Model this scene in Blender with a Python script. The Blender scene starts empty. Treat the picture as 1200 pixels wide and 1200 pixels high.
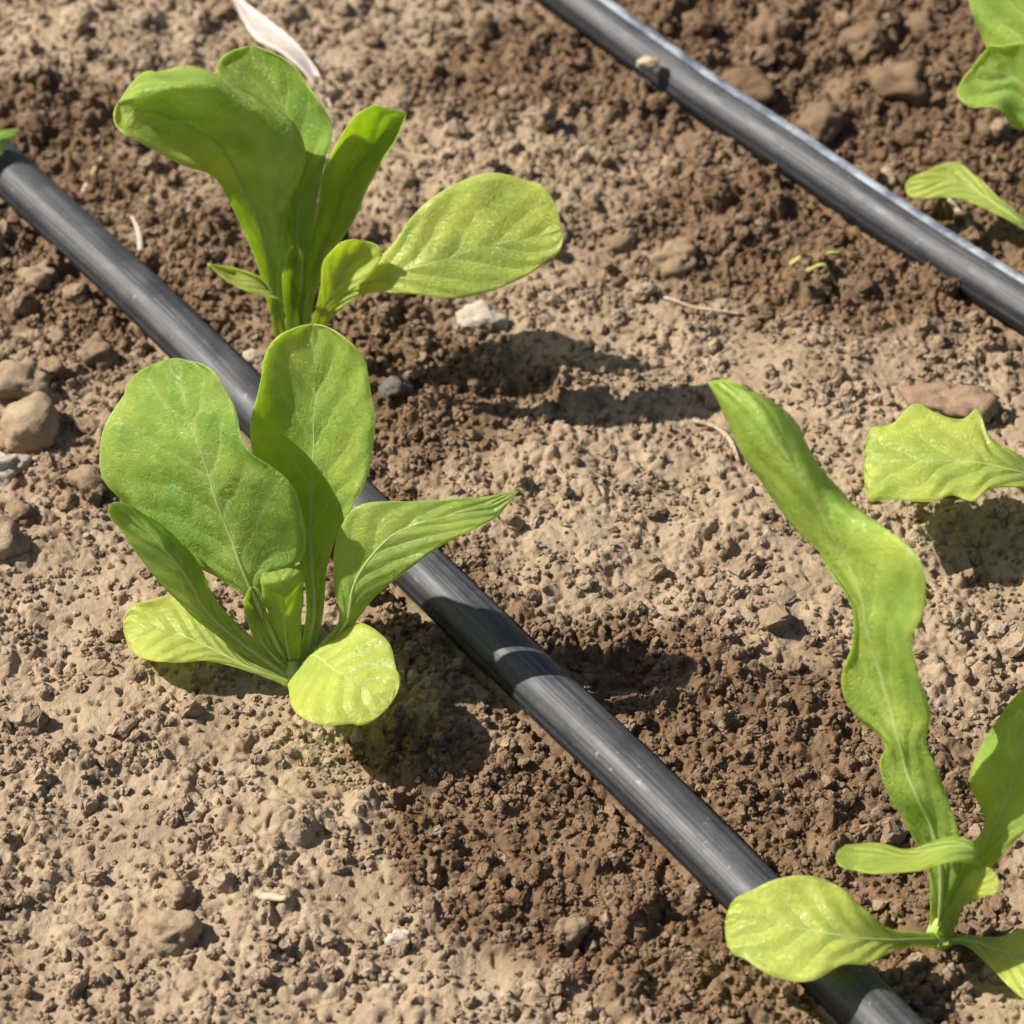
import bpy, bmesh, math, random
import numpy as np
from mathutils import Vector, noise as mnoise

# ------------------------------------------------------------------ camera, light, exposure
sc = bpy.context.scene
col = sc.collection
PITCH, FPX, DIST = math.radians(42.0), 4000.0, 1.05       # pixel focal length for a 1200 px picture
Fv = Vector((0, math.cos(PITCH), -math.sin(PITCH)))
Uv = Vector((0, math.sin(PITCH), math.cos(PITCH)))
CAM = -Fv * DIST
cd = bpy.data.cameras.new('camera'); cam = bpy.data.objects.new('camera', cd); col.objects.link(cam)
cam.location = CAM; cam.rotation_euler = (math.pi / 2 - PITCH, 0, 0)
cd.sensor_width = 36; cd.lens = 36 * FPX / 1200; cd.clip_start = 0.01; cd.clip_end = 500
cd.dof.use_dof = True; cd.dof.focus_distance = 0.98; cd.dof.aperture_fstop = 17
sc.camera = cam

SUN_EL, SUN_AZ = math.radians(46), math.radians(-11)       # azimuth the light travels towards
sund = Vector((math.cos(SUN_AZ) * math.cos(SUN_EL), math.sin(SUN_AZ) * math.cos(SUN_EL), -math.sin(SUN_EL)))
w = bpy.data.worlds.new('World'); sc.world = w; w.use_nodes = True
nt = w.node_tree; nt.nodes.clear()
sky = nt.nodes.new('ShaderNodeTexSky'); sky.sky_type = 'NISHITA'; sky.sun_disc = False
sky.sun_elevation = SUN_EL; sky.sun_rotation = math.atan2(-sund.x, -sund.y); sky.dust_density = 2.0
bg = nt.nodes.new('ShaderNodeBackground'); bg.inputs['Strength'].default_value = 0.06
wo = nt.nodes.new('ShaderNodeOutputWorld')
nt.links.new(sky.outputs[0], bg.inputs[0]); nt.links.new(bg.outputs[0], wo.inputs[0])
sl = bpy.data.lights.new('sun', 'SUN'); sl.energy = 5.0; sl.angle = math.radians(0.55); sl.color = (1, 0.95, 0.87)
so = bpy.data.objects.new('sun', sl); col.objects.link(so); so.rotation_euler = sund.to_track_quat('-Z', 'Y').to_euler()
so.location = (-1, 0.3, 1.5)
sc.view_settings.view_transform = 'Standard'; sc.view_settings.look = 'None'
sc.view_settings.gamma = 1; sc.view_settings.use_curve_mapping = False
sc.view_settings.exposure = 0.62
sc.cycles.use_denoising = True; sc.cycles.use_adaptive_sampling = True; sc.cycles.adaptive_threshold = 0.03; sc.cycles.adaptive_min_samples = 12
sc.cycles.max_bounces = 6; sc.cycles.diffuse_bounces = 3; sc.cycles.glossy_bounces = 2; sc.cycles.transmission_bounces = 5
sc.render.filter_size = 1.6
sc.cycles.caustics_reflective = False; sc.cycles.caustics_refractive = False

# ------------------------------------------------------------------ pixel helpers (photo is 1200 x 1200)
def ray(px, py):
    return Fv + Vector(((px - 600) / FPX, 0, 0)) + Uv * ((600 - py) / FPX)
def at_z(px, py, z=0.0):                   # point on the level plane z (metres)
    d = ray(px, py); t = (z - CAM.z) / d.z
    return CAM + d * t
def at_y(px, py, y):                       # point on the upright plane y
    d = ray(px, py); t = (y - CAM.y) / d.y
    return CAM + d * t
def to_px(x, y):                           # ground point (mm arrays) -> photo pixel
    X, Y, Z = x / 1000, y / 1000 - CAM.y, -CAM.z
    dep = Y * Fv.y + Z * Fv.z
    return 600 + FPX * X / dep, 600 - FPX * (Y * Uv.y + Z * Uv.z) / dep

# ------------------------------------------------------------------ numpy noise
def hsh(ix, iy, s):
    h = (ix.astype(np.int64) * 374761393 + iy.astype(np.int64) * 668265263 + s * 144269504) & 0xffffffff
    h = ((h ^ (h >> 13)) * 1274126177) & 0xffffffff
    h = ((h ^ (h >> 15)) * 2246822519) & 0xffffffff
    return ((h ^ (h >> 16)) & 0xffffff).astype(np.float32) / np.float32(0xffffff)
def perlin(x, y, s=0):
    x0 = np.floor(x); y0 = np.floor(y); fx = (x - x0); fy = (y - y0)
    ux = fx * fx * fx * (fx * (fx * 6 - 15) + 10); uy = fy * fy * fy * (fy * (fy * 6 - 15) + 10)
    def g(i, j):
        a = hsh(x0 + i, y0 + j, s) * 6.2831853
        return np.cos(a) * (fx - i) + np.sin(a) * (fy - j)
    a = g(0, 0); b = g(1, 0); c = g(0, 1); d = g(1, 1)
    return (a + (b - a) * ux + (c - a) * uy + (a - b - c + d) * ux * uy) * 1.5
def lumps(x, y, cell, s, prob=0.7, rmin=0.3, rmax=0.62):     # irregular half-buried crumbs, height in units of length
    gx = np.floor(x / cell); gy = np.floor(y / cell); out = np.zeros_like(x)
    for i in (-1, 0, 1):
        for j in (-1, 0, 1):
            cx = gx + i; cy = gy + j
            px = (cx + hsh(cx, cy, s)) * cell; py = (cy + hsh(cx, cy, s + 1)) * cell
            q = hsh(cx, cy, s + 2)
            r = (rmin + (rmax - rmin) * q * q) * cell
            a = hsh(cx, cy, s + 3) * 3.14159; e = 0.72 + 0.5 * hsh(cx, cy, s + 5)
            dx = x - px; dy = y - py
            u = (dx * np.cos(a) + dy * np.sin(a)) * e; v = (-dx * np.sin(a) + dy * np.cos(a)) / e
            k = 1 - (u * u + v * v) / (r * r)
            h = r * np.sqrt(np.maximum(k, 0)) * np.where(hsh(cx, cy, s + 4) < prob, 1, 0)
            out = np.maximum(out, h)
    return out
def sstep(a, b, x):
    t = np.clip((x - a) / (b - a), 0, 1); return t * t * (3 - 2 * t)

# ------------------------------------------------------------------ pipe centre lines (traced, lying on the soil)
PIPE_Z = 0.0062; PIPE_R = 0.0080
PIPES_PX = [
    [(-420, -190), (-250, -35), (-100, 100), (50, 239), (187, 366), (350, 528), (512, 686), (617, 789), (742, 908), (825, 990), (1020, 1185), (1150, 1318), (1330, 1500)],
    [(380, -215), (520, -112), (660, -10), (733, 44), (827, 112), (920, 173), (1013, 237), (1107, 299), (1200, 357), (1330, 440), (1500, 548)],
]
def catmull(P, n, closed=False):
    P = np.asarray(P, float); m = len(P)
    d = np.r_[0, np.cumsum(np.maximum(np.linalg.norm(np.diff(P.reshape(m, -1), axis=0), axis=1), 1e-9))]
    T = np.empty_like(P)
    T[1:-1] = (P[2:] - P[:-2]) / (d[2:] - d[:-2]).reshape(-1, *([1] * (P.ndim - 1)))
    T[0] = (P[1] - P[0]) / (d[1] - d[0]); T[-1] = (P[-1] - P[-2]) / (d[-1] - d[-2])
    if np.isscalar(n): s = np.linspace(0, d[-1], n)
    else: s = np.asarray(n) * d[-1]
    k = np.clip(np.searchsorted(d, s, side='right') - 1, 0, m - 2)
    h = (d[k + 1] - d[k]); t = (s - d[k]) / h
    sh = (-1,) + (1,) * (P.ndim - 1)
    t = t.reshape(sh); h = h.reshape(sh)
    return ((2*t**3 - 3*t**2 + 1) * P[k] + (t**3 - 2*t**2 + t) * h * T[k] + (-2*t**3 + 3*t**2) * P[k+1] + (t**3 - t**2) * h * T[k+1])
PIPES = []
for pp in PIPES_PX:
    PIPES.append(catmull([tuple(at_z(x, y, PIPE_Z)) for x, y in pp], 60))
def pipe_dist(x, y):
    best = np.full_like(x, 1e9)
    for P in PIPES:
        Q = P[::3] * 1000
        for a, b in zip(Q[:-1], Q[1:]):
            vx, vy = b[0] - a[0], b[1] - a[1]; L = vx * vx + vy * vy
            t = np.clip(((x - a[0]) * vx + (y - a[1]) * vy) / L, 0, 1)
            best = np.minimum(best, (x - a[0] - t * vx) ** 2 + (y - a[1] - t * vy) ** 2)
    return np.sqrt(best)

# ------------------------------------------------------------------ soil: moisture and relief (millimetres)
BASES_PX = [(345, 800), (347, 438), (1100, 1102), (1300, 640), (1280, 300), (-85, 235)]
BASES = [at_z(*b) for b in BASES_PX]
DAMP = [(600, 1000, 210, 115, 1.1), (880, 880, 190, 110, 1.0), (1060, 1020, 160, 160, 0.9), (740, 775, 110, 55, 1.1), (470, 890, 100, 60, .9),
        (800, 1130, 200, 110, 1.0), (480, 480, 130, 110, .9), (320, 320, 190, 110, .85), (40, 160, 150, 75, 1.1), (60, 340, 130, 110, .75), (130, 560, 110, 90, .6),
        (900, 50, 300, 120, 1.1), (1120, 190, 220, 130, 1.0), (840, 270, 150, 70, .75), (990, 350, 160, 60, .8), (610, 90, 170, 55, .7), (660, 460, 120, 50, .35),
        (1200, 300, 100, 80, .9), (560, 660, 70, 60, .5)]
DRY = [(300, 950, 170, 120, .7), (560, 1190, 130, 50, .7), (90, 760, 140, 90, .4), (700, 610, 170, 80, .4), (100, 40, 160, 45, .6), (170, 1130, 260, 120, .4)]
def moisture(x, y):
    px, py = to_px(x, y)
    f = np.zeros_like(x)
    for a, b, rx, ry, v in DAMP: f = f + v * np.exp(-((px - a) / rx) ** 2 - ((py - b) / ry) ** 2)
    for a, b, rx, ry, v in DRY: f = f - v * np.exp(-((px - a) / rx) ** 2 - ((py - b) / ry) ** 2)
    inside = sstep(-900, -300, px) * sstep(2100, 1500, px) * sstep(-900, -300, py) * sstep(2100, 1500, py)
    f = f * inside
    f = np.maximum(f, 0.75 * (1 - sstep(14, 42, pipe_dist(x, y))) * 0.75)
    f = f + 0.22 * perlin(x / 21, y / 21, 70) + 0.16 * perlin(x / 8, y / 8, 71) + 0.12 * perlin(x / 3, y / 3, 72)
    return sstep(0.18, 0.82, f)
PITS = [(745, 790, 15, 6.0), (1150, 665, 20, 5.0), (430, 870, 12, 3.0), (560, 1135, 9, 3.5), (600, 470, 22, 3.0), (60, 215, 14, 4), (880, 20, 16, 4)]
HUMPS = [(300, 940, 34, 3.5), (640, 640, 38, 3.0), (180, 700, 24, 3.0), (90, 60, 45, 5.0), (560, 200, 35, 3), (1080, 610, 22, 4.5), (930, 460, 30, 2.0), (330, 1080, 22, 2.5), (560, 1190, 25, 3)]
def height(x, y, wet=None):
    x = x.astype(np.float32); y = y.astype(np.float32)
    if wet is None: wet = moisture(x, y)
    pd = pipe_dist(x, y)
    wx = x + 1.3 * perlin(x / 6, y / 6, 1) + 0.5 * perlin(x / 2.1, y / 2.1, 2)
    wy = y + 1.3 * perlin(x / 6, y / 6, 3) + 0.5 * perlin(x / 2.1, y / 2.1, 4)
    h = 2.6 * perlin(x / 75, y / 75, 10) + 1.9 * perlin(x / 30, y / 30, 11) + 0.9 * perlin(x / 12, y / 12, 12)
    for a, b, r, v in HUMPS:
        p = at_z(a, b) * 1000; h = h + v * np.exp(-((x - p.x) ** 2 + (y - p.y) ** 2) / (r * r))
    for a, b, r, v in PITS:
        p = at_z(a, b) * 1000; h = h - v * np.exp(-((x - p.x) ** 2 + (y - p.y) ** 2) / (r * r))
    cr = np.clip(0.36 + 0.48 * wet + 0.70 * perlin(x / 24, y / 24, 20), 0.06, 1.2)
    far = sstep(60, 190, y)                                   # coarser, cloddier tilth on the far side
    h = h + cr * (0.50 + 0.35 * far) * lumps(wx, wy, 15.0, 100, 0.5)
    h = h + cr * 0.75 * lumps(wx + 3, wy, 7.0, 120, 0.62)
    h = h + (0.16 + 0.75 * cr) * 0.9 * lumps(wx, wy + 5, 3.3, 140, 0.75)
    h = h + (0.25 + 0.6 * cr) * lumps(x + 0.4 * (wx - x), y + 0.4 * (wy - y), 1.65, 160, 0.85)
    h = h - 2.6 * cr * sstep(0.28, 0.62, perlin(wx / 5.5, wy / 5.5, 30)) - 1.6 * sstep(0.35, 0.6, perlin(wx / 3.1, wy / 3.1, 31)) - 0.5
    t = sstep(3.0, 7.0, pd)
    h = h * (0.1 + 0.9 * t) - 2.4 * (1 - t) - 2.4 * np.exp(-((pd - 8.0) / 1.5) ** 2)
    for b in BASES:
        q = np.exp(-((x - b.x * 1000) ** 2 + (y - b.y * 1000) ** 2) / 100.0)
        h = h * (1 - 0.9 * q)
    return h
def height1(x, y):                                           # one point, metres in, metres out
    return float(height(np.array([x * 1000.0]), np.array([y * 1000.0]))[0]) / 1000

# ------------------------------------------------------------------ materials
class NT:
    def __init__(s, name):
        s.m = bpy.data.materials.new(name); s.m.use_nodes = True; s.t = s.m.node_tree; s.t.nodes.clear()
        s.out = s.n('ShaderNodeOutputMaterial')
    def n(s, typ, **kw):
        x = s.t.nodes.new(typ)
        for k, v in kw.items():
            if hasattr(x, k): setattr(x, k, v)
            else: x.inputs[k.replace('_', ' ')].default_value = v
        return x
    def put(s, sock, v):
        if hasattr(v, 'node'): s.t.links.new(v, sock)
        elif isinstance(v, (tuple, list)) and len(v) == 3 and sock.type == 'RGBA': sock.default_value = (*v, 1)
        else: sock.default_value = v
    def math(s, op, a, b=0.0, c=0.0, clamp=False):
        x = s.n('ShaderNodeMath'); x.operation = op; x.use_clamp = clamp
        for i, v in enumerate((a, b, c)): s.put(x.inputs[i], v)
        return x.outputs[0]
    def mix(s, f, a, b, mode='MIX'):
        x = s.n('ShaderNodeMix'); x.data_type = 'RGBA'; x.blend_type = mode
        s.put(x.inputs[0], f); s.put(x.inputs[6], a); s.put(x.inputs[7], b); return x.outputs[2]
    def noise(s, vec, scale, detail=3, rough=0.55, dist=0.0):
        x = s.n('ShaderNodeTexNoise'); s.put(x.inputs['Vector'], vec)
        x.inputs['Scale'].default_value = scale; x.inputs['Detail'].default_value = detail
        x.inputs['Roughness'].default_value = rough; x.inputs['Distortion'].default_value = dist
        return x.outputs['Fac']
    def rng(s, v, a, b, c=0.0, d=1.0, smooth=True):
        x = s.n('ShaderNodeMapRange'); x.interpolation_type = 'SMOOTHSTEP' if smooth else 'LINEAR'
        s.put(x.inputs[0], v)
        for i, k in enumerate((a, b, c, d)): x.inputs[i + 1].default_value = k
        return x.outputs[0]
    def bump(s, h, strength, dist, normal=None):
        x = s.n('ShaderNodeBump'); s.put(x.inputs['Height'], h)
        x.inputs['Strength'].default_value = strength; x.inputs['Distance'].default_value = dist
        if normal is not None: s.put(x.inputs['Normal'], normal)
        return x.outputs[0]
    def bsdf(s, **kw):
        x = s.n('ShaderNodeBsdfPrincipled')
        for k, v in kw.items(): s.put(x.inputs[k.replace('_', ' ')], v)
        return x.outputs[0]
    def finish(s, shader): s.t.links.new(shader, s.out.inputs['Surface']); return s.m

def soil_material(name, instancer=False, tint=None):
    N = NT(name)
    pos = N.n('ShaderNodeNewGeometry').outputs['Position']
    if tint is None:
        at = N.n('ShaderNodeAttribute'); at.attribute_name = 'wet'; at.attribute_type = 'INSTANCER' if instancer else 'GEOMETRY'
        wet = at.outputs['Fac']
    else: wet = tint
    n1 = N.noise(pos, 55, 2, 0.6); n2 = N.noise(pos, 330, 2, 0.65); n3 = N.noise(pos, 1500, 2, 0.6)
    dry = N.mix(N.rng(n1, 0.3, 0.7), (0.285, 0.208, 0.133), (0.375, 0.284, 0.188))
    damp = N.mix(N.rng(n1, 0.35, 0.65), (0.135, 0.083, 0.044), (0.195, 0.125, 0.070))
    c = N.mix(wet, dry, damp)
    c = N.mix(N.rng(n2, 0.35, 0.75, 0, 0.6), c, N.mix(0.5, c, (0.16, 0.095, 0.058)))     # browner grains
    pale = N.rng(n3, 0.66, 0.78, 0, 0.55)
    c = N.mix(pale, c, (0.44, 0.36, 0.27))                                               # pale mineral grit
    if instancer:
        rnd = N.n('ShaderNodeObjectInfo').outputs['Random']
        c = N.mix(N.rng(rnd, 0.0, 1.0, 0.0, 0.42, False), c, N.mix(N.math('GREATER_THAN', N.math('FRACT', N.math('MULTIPLY', rnd, 37.7)), 0.55),
                  (0.17, 0.10, 0.062), (0.40, 0.305, 0.215)))
    b = N.bump(n3, 0.55, 0.0009)
    return N.finish(N.bsdf(Base_Color=c, Roughness=0.93, Specular_IOR_Level=0.18, Normal=b))

M_SOIL = soil_material('soil')
M_CRUMB = soil_material('soil_crumb', True)
M_CLOD_DRY = soil_material('dry_clod', tint=0.08)
M_CLOD_MID = soil_material('mid_clod', tint=0.5)
M_CLOD_DAMP = soil_material('damp_clod', tint=0.9)

def stone_material(name, a, b, rough=0.8):
    N = NT(name); pos = N.n('ShaderNodeNewGeometry').outputs['Position']
    n1 = N.noise(pos, 130, 4, 0.6); n2 = N.noise(pos, 900, 4, 0.65)
    c = N.mix(N.rng(n1, 0.35, 0.65), a, b)
    c = N.mix(N.rng(n2, 0.5, 0.75, 0, 0.5), c, (0.20, 0.13, 0.08))
    return N.finish(N.bsdf(Base_Color=c, Roughness=rough, Specular_IOR_Level=0.25, Normal=N.bump(n2, 0.6, 0.0008)))
M_STONE = stone_material('tan_stone', (0.27, 0.19, 0.11), (0.37, 0.28, 0.18))
M_PALE = stone_material('pale_stone', (0.40, 0.32, 0.25), (0.52, 0.44, 0.35))
M_RED = stone_material('red_clod', (0.25, 0.155, 0.10), (0.32, 0.22, 0.145), 0.95)
M_GREY = stone_material('grey_stone', (0.10, 0.085, 0.075), (0.15, 0.13, 0.115))
M_STRAW = stone_material('straw', (0.40, 0.30, 0.19), (0.50, 0.40, 0.28), 0.7)
M_YSTRAW = stone_material('fresh_shred', (0.36, 0.36, 0.08), (0.46, 0.44, 0.14), 0.6)

def leaf_material(name, green, lime, trans=0.54):
    N = NT(name)
    uv = N.n('ShaderNodeUVMap'); uv.uv_map = 'UVMap'
    sp = N.n('ShaderNodeSeparateXYZ'); N.put(sp.inputs[0], uv.outputs[0])
    u = sp.outputs[0]; v = N.math('ABSOLUTE', N.math('MULTIPLY_ADD', sp.outputs[1], 2.0, -1.0))
    pos = N.n('ShaderNodeTexCoord').outputs['Object']
    oi = N.n('ShaderNodeObjectInfo'); oc = N.n('ShaderNodeSeparateColor'); N.put(oc.inputs[0], oi.outputs['Color'])
    age = oc.outputs[0]
    n1 = N.noise(pos, 45, 4, 0.6, 0.4); n2 = N.noise(pos, 230, 3, 0.6)
    wv = N.math('ADD', N.math('SUBTRACT', N.math('MULTIPLY', u, 7.5), N.math('MULTIPLY', v, 1.9)), N.math('MULTIPLY', n1, 0.9))
    fr = N.math('ABSOLUTE', N.math('SUBTRACT', N.math('FRACT', wv), 0.5))
    vein = N.math('MULTIPLY', N.rng(fr, 0.13, 0.0), N.rng(v, 1.0, 0.25))
    mid = N.rng(v, 0.10, 0.015)
    vor = N.n('ShaderNodeTexVoronoi'); vor.feature = 'DISTANCE_TO_EDGE'; vor.inputs['Scale'].default_value = 210
    N.put(vor.inputs['Vector'], N.mix(0.12, pos, N.n('ShaderNodeTexNoise').outputs['Color']))
    net = N.rng(vor.outputs['Distance'], 0.10, 0.0)
    a = N.math('ADD', age, N.rng(n1, 0.3, 0.72, -0.34, 0.26), clamp=True)
    base = N.mix(a, green, lime)
    base = N.mix(N.rng(n2, 0.4, 0.75, 0, 0.30), base, N.mix(0.5, base, lime))
    pale = N.math('ADD', N.math('MULTIPLY', vein, 0.34), N.math('ADD', N.math('MULTIPLY', mid, 0.32), N.math('MULTIPLY', net, 0.10)), clamp=True)
    pale = N.math('MAXIMUM', pale, N.rng(v, 0.955, 0.995, 0, 0.5))                        # thin pale margin
    pale = N.math('MAXIMUM', pale, N.rng(u, 0.30, 0.02, 0, 0.5))                          # paler leaf stalk
    c = N.mix(pale, base, (0.56, 0.62, 0.27))
    bl = N.rng(fr, 0.0, 0.5)
    h = N.math('SUBTRACT', N.math('ADD', N.math('MULTIPLY', n2, 0.7), N.math('MULTIPLY', bl, 0.55)), N.math('ADD', N.math('MULTIPLY', vein, 0.12), N.math('MULTIPLY', net, 0.15)))
    nb = N.bump(h, 0.7, 0.0016)
    pr = N.bsdf(Base_Color=c, Roughness=0.40, Specular_IOR_Level=0.55, Normal=nb)
    tr = N.n('ShaderNodeBsdfTranslucent'); N.put(tr.inputs['Color'], N.mix(0.55, N.mix(1.0, c, (2.0, 2.0, 1.0), 'MULTIPLY'), (0.72, 0.90, 0.10))); N.put(tr.inputs['Normal'], nb)
    ms = N.n('ShaderNodeMixShader'); ms.inputs[0].default_value = trans
    N.t.links.new(pr, ms.inputs[1]); N.t.links.new(tr.outputs[0], ms.inputs[2])
    return N.finish(ms.outputs[0])
M_LEAF = leaf_material('lettuce_leaf', (0.245, 0.400, 0.080), (0.64, 0.67, 0.175))
N = NT('leaf_rib')
rp = N.bsdf(Base_Color=(0.50, 0.61, 0.20), Roughness=0.45)
rt = N.n('ShaderNodeBsdfTranslucent'); rt.inputs['Color'].default_value = (0.86, 0.95, 0.28, 1)
rm = N.n('ShaderNodeMixShader'); rm.inputs[0].default_value = 0.36
N.t.links.new(rp, rm.inputs[1]); N.t.links.new(rt.outputs[0], rm.inputs[2])
M_RIB = N.finish(rm.outputs[0])

# ------------------------------------------------------------------ mesh helpers
def tag(o, label=None, cat=None, group=None, kind=None):
    for k, v in (('label', label), ('category', cat), ('group', group), ('kind', kind)):
        if v: o[k] = v
    return o
def mesh_obj(name, verts, faces, mat, parent=None, smooth=True, uv=None):
    me = bpy.data.meshes.new(name); me.from_pydata([tuple(v) for v in verts], [], [tuple(f) for f in faces])
    if smooth: me.polygons.foreach_set('use_smooth', [True] * len(me.polygons))
    if uv is not None:
        l = me.uv_layers.new(name='UVMap'); idx = np.empty(len(me.loops), int); me.loops.foreach_get('vertex_index', idx)
        l.data.foreach_set('uv', np.asarray(uv, np.float32)[idx].ravel())
    me.materials.append(mat); me.update()
    o = bpy.data.objects.new(name, me); col.objects.link(o)
    if parent: o.parent = parent
    return o
def tube(P, R, sides=8, flat=1.0, up=None):
    """verts and faces of a closed tube along points P with radii R"""
    P = np.asarray(P, float); n = len(P); T = np.gradient(P, axis=0); T /= np.linalg.norm(T, axis=1)[:, None] + 1e-12
    V = []; 
    for i in range(n):
        ref = np.array(up[i] if up is not None else (0, 0, 1.0))
        if abs(np.dot(ref, T[i])) > 0.95: ref = np.array((0, 1.0, 0))
        a = np.cross(T[i], ref); a /= np.linalg.norm(a) + 1e-12; b = np.cross(a, T[i])
        for k in range(sides):
            q = 2 * math.pi * k / sides
            V.append(P[i] + R[i] * (a * math.cos(q) + b * math.sin(q) * flat))
    F = [(i*sides+k, i*sides+(k+1) % sides, (i+1)*sides+(k+1) % sides, (i+1)*sides+k) for i in range(n-1) for k in range(sides)]
    F += [tuple(range(sides))[::-1], tuple(range((n-1)*sides, n*sides))]
    return V, F

# ------------------------------------------------------------------ ground: one sheet, fine where the camera looks, running out to the horizon
STEP = 0.55
def axis(a, b):
    core = np.arange(a, b + 1e-6, STEP); s = STEP; lo = []; hi = []; x = 0
    while x < 60000: s = min(s * 1.16, 6000); x += s; lo.append(a - x); hi.append(core[-1] + x)
    return np.array(lo[::-1] + list(core) + hi)
ax = axis(-205, 205); ay = axis(-225, 300)
GX, GY = np.meshgrid(ax, ay); gx = GX.ravel().astype(np.float32); gy = GY.ravel().astype(np.float32)
W = moisture(gx, gy); Hh = height(gx, gy, W)
fade = sstep(3000, 700, np.maximum(np.abs(gx), np.abs(gy)))
Hh = Hh * fade
nx, ny = len(ax), len(ay)
me = bpy.data.meshes.new('ground'); me.vertices.add(nx * ny)
me.vertices.foreach_set('co', (np.stack([gx, gy, Hh], 1) / 1000).astype(np.float32).ravel())
q = (np.arange(ny - 1)[:, None] * nx + np.arange(nx - 1)[None, :]).ravel()
idx = np.stack([q, q + 1, q + nx + 1, q + nx], 1).astype(np.int32)
me.loops.add(idx.size); me.loops.foreach_set('vertex_index', idx.ravel())
me.polygons.add(len(idx)); me.polygons.foreach_set('loop_start', np.arange(0, idx.size, 4, dtype=np.int32))
me.polygons.foreach_set('use_smooth', np.ones(len(idx), bool))
a = me.attributes.new('wet', 'FLOAT', 'POINT'); a.data.foreach_set('value', W.astype(np.float32))
me.update(calc_edges=True); me.materials.append(M_SOIL)
ground = bpy.data.objects.new('ground', me); col.objects.link(ground)
tag(ground, 'bare tilled brown soil, damp along the pipes and dusty between', kind='structure')

# loose crumbs of soil: tens of thousands of small lumps, uncountable
rng = np.random.default_rng(7)
def scatter(n, rmin, rmax, power, keep):
    x = rng.uniform(-200, 200, n); y = rng.uniform(-220, 300, n)
    r = rmin * (rmax / rmin) ** (rng.random(n) ** power)
    k = rng.random(n) < keep(x, y)
    x, y, r = x[k], y[k], r[k]
    k = pipe_dist(x, y) > 7.8 + 0.45 * r
    for b in BASES: k &= np.hypot(x - b.x * 1000, y - b.y * 1000) > 5 + r
    return x[k], y[k], r[k]
def k_small(x, y): return np.clip(0.26 + 0.55 * moisture(x, y) + 0.9 * perlin(x / 19, y / 19, 200), 0.05, 1)
def k_mid(x, y): return np.clip(0.22 + 0.55 * moisture(x, y) + 0.9 * perlin(x / 24, y / 24, 210), 0.03, 1)
def k_big(x, y): return np.clip(0.18 + 0.5 * sstep(20, 200, y) + 0.8 * perlin(x / 30, y / 30, 220), 0.02, 1)
S = [scatter(62000, 0.40, 1.1, 1.2, k_small), scatter(9500, 1.0, 2.3, 1.5, k_mid), scatter(750, 2.2, 4.6, 1.8, k_big)]
cx, cy, cr_ = (np.concatenate(t) for t in zip(*S))
cw = moisture(cx, cy); cz = height(cx, cy, cw) + cr_ * rng.uniform(0.05, 0.5, len(cx))
me = bpy.data.meshes.new('soil_crumbs'); me.vertices.add(len(cx))
me.vertices.foreach_set('co', (np.stack([cx, cy, cz], 1) / 1000).astype(np.float32).ravel())
for nm, typ, d in (('wet', 'FLOAT', cw), ('rot', 'FLOAT_VECTOR', rng.uniform(0, 6.283, (len(cx), 3))),
                   ('size', 'FLOAT_VECTOR', (cr_ / 1000)[:, None] * rng.uniform(0.7, 1.35, (len(cx), 3)))):
    a = me.attributes.new(nm, typ, 'POINT'); a.data.foreach_set('value' if typ == 'FLOAT' else 'vector', np.asarray(d, np.float32).ravel())
crumbs = bpy.data.objects.new('soil_crumbs', me); col.objects.link(crumbs); me.materials.append(M_CRUMB)
tag(crumbs, 'loose crumbs and grains of brown soil strewn over the bed', 'soil', kind='stuff')
g = bpy.data.node_groups.new('crumbs', 'GeometryNodeTree')
g.interface.new_socket('Geometry', in_out='INPUT', socket_type='NodeSocketGeometry')
g.interface.new_socket('Geometry', in_out='OUTPUT', socket_type='NodeSocketGeometry')
def gn(t): return g.nodes.new(t)
gi, go = gn('NodeGroupInput'), gn('NodeGroupOutput')
join = gn('GeometryNodeJoinGeometry')
for k in range(7):
    ico = gn('GeometryNodeMeshIcoSphere'); ico.inputs['Radius'].default_value = 1; ico.inputs['Subdivisions'].default_value = 3
    p = gn('GeometryNodeInputPosition'); ad = gn('ShaderNodeVectorMath'); ad.operation = 'ADD'; ad.inputs[1].default_value = (k * 7.3, k * 3.1, 0)
    no = gn('ShaderNodeTexNoise'); no.inputs['Scale'].default_value = 0.95; no.inputs['Detail'].default_value = 3; no.inputs['Roughness'].default_value = 0.62
    sb = gn('ShaderNodeVectorMath'); sb.operation = 'SUBTRACT'; sb.inputs[1].default_value = (.5, .5, .5)
    ml = gn('ShaderNodeVectorMath'); ml.operation = 'SCALE'; ml.inputs['Scale'].default_value = 2.1
    sp_ = gn('GeometryNodeSetPosition'); ti = gn('GeometryNodeGeometryToInstance')
    g.links.new(p.outputs[0], ad.inputs[0]); g.links.new(ad.outputs[0], no.inputs['Vector']); g.links.new(no.outputs['Color'], sb.inputs[0])
    g.links.new(sb.outputs[0], ml.inputs[0]); g.links.new(ico.outputs[0], sp_.inputs['Geometry']); g.links.new(ml.outputs[0], sp_.inputs['Offset'])
    g.links.new(sp_.outputs[0], ti.inputs[0]); g.links.new(ti.outputs[0], join.inputs[0])
sm = gn('GeometryNodeSetMaterial'); sm.inputs['Material'].default_value = M_CRUMB
iop = gn('GeometryNodeInstanceOnPoints'); iop.inputs['Pick Instance'].default_value = True
ri = gn('FunctionNodeRandomValue'); ri.data_type = 'INT'; ri.inputs[4].default_value = 0; ri.inputs[5].default_value = 6
def attr(nm):
    x = gn('GeometryNodeInputNamedAttribute'); x.data_type = 'FLOAT_VECTOR'; x.inputs[0].default_value = nm; return x.outputs[0]
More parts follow.
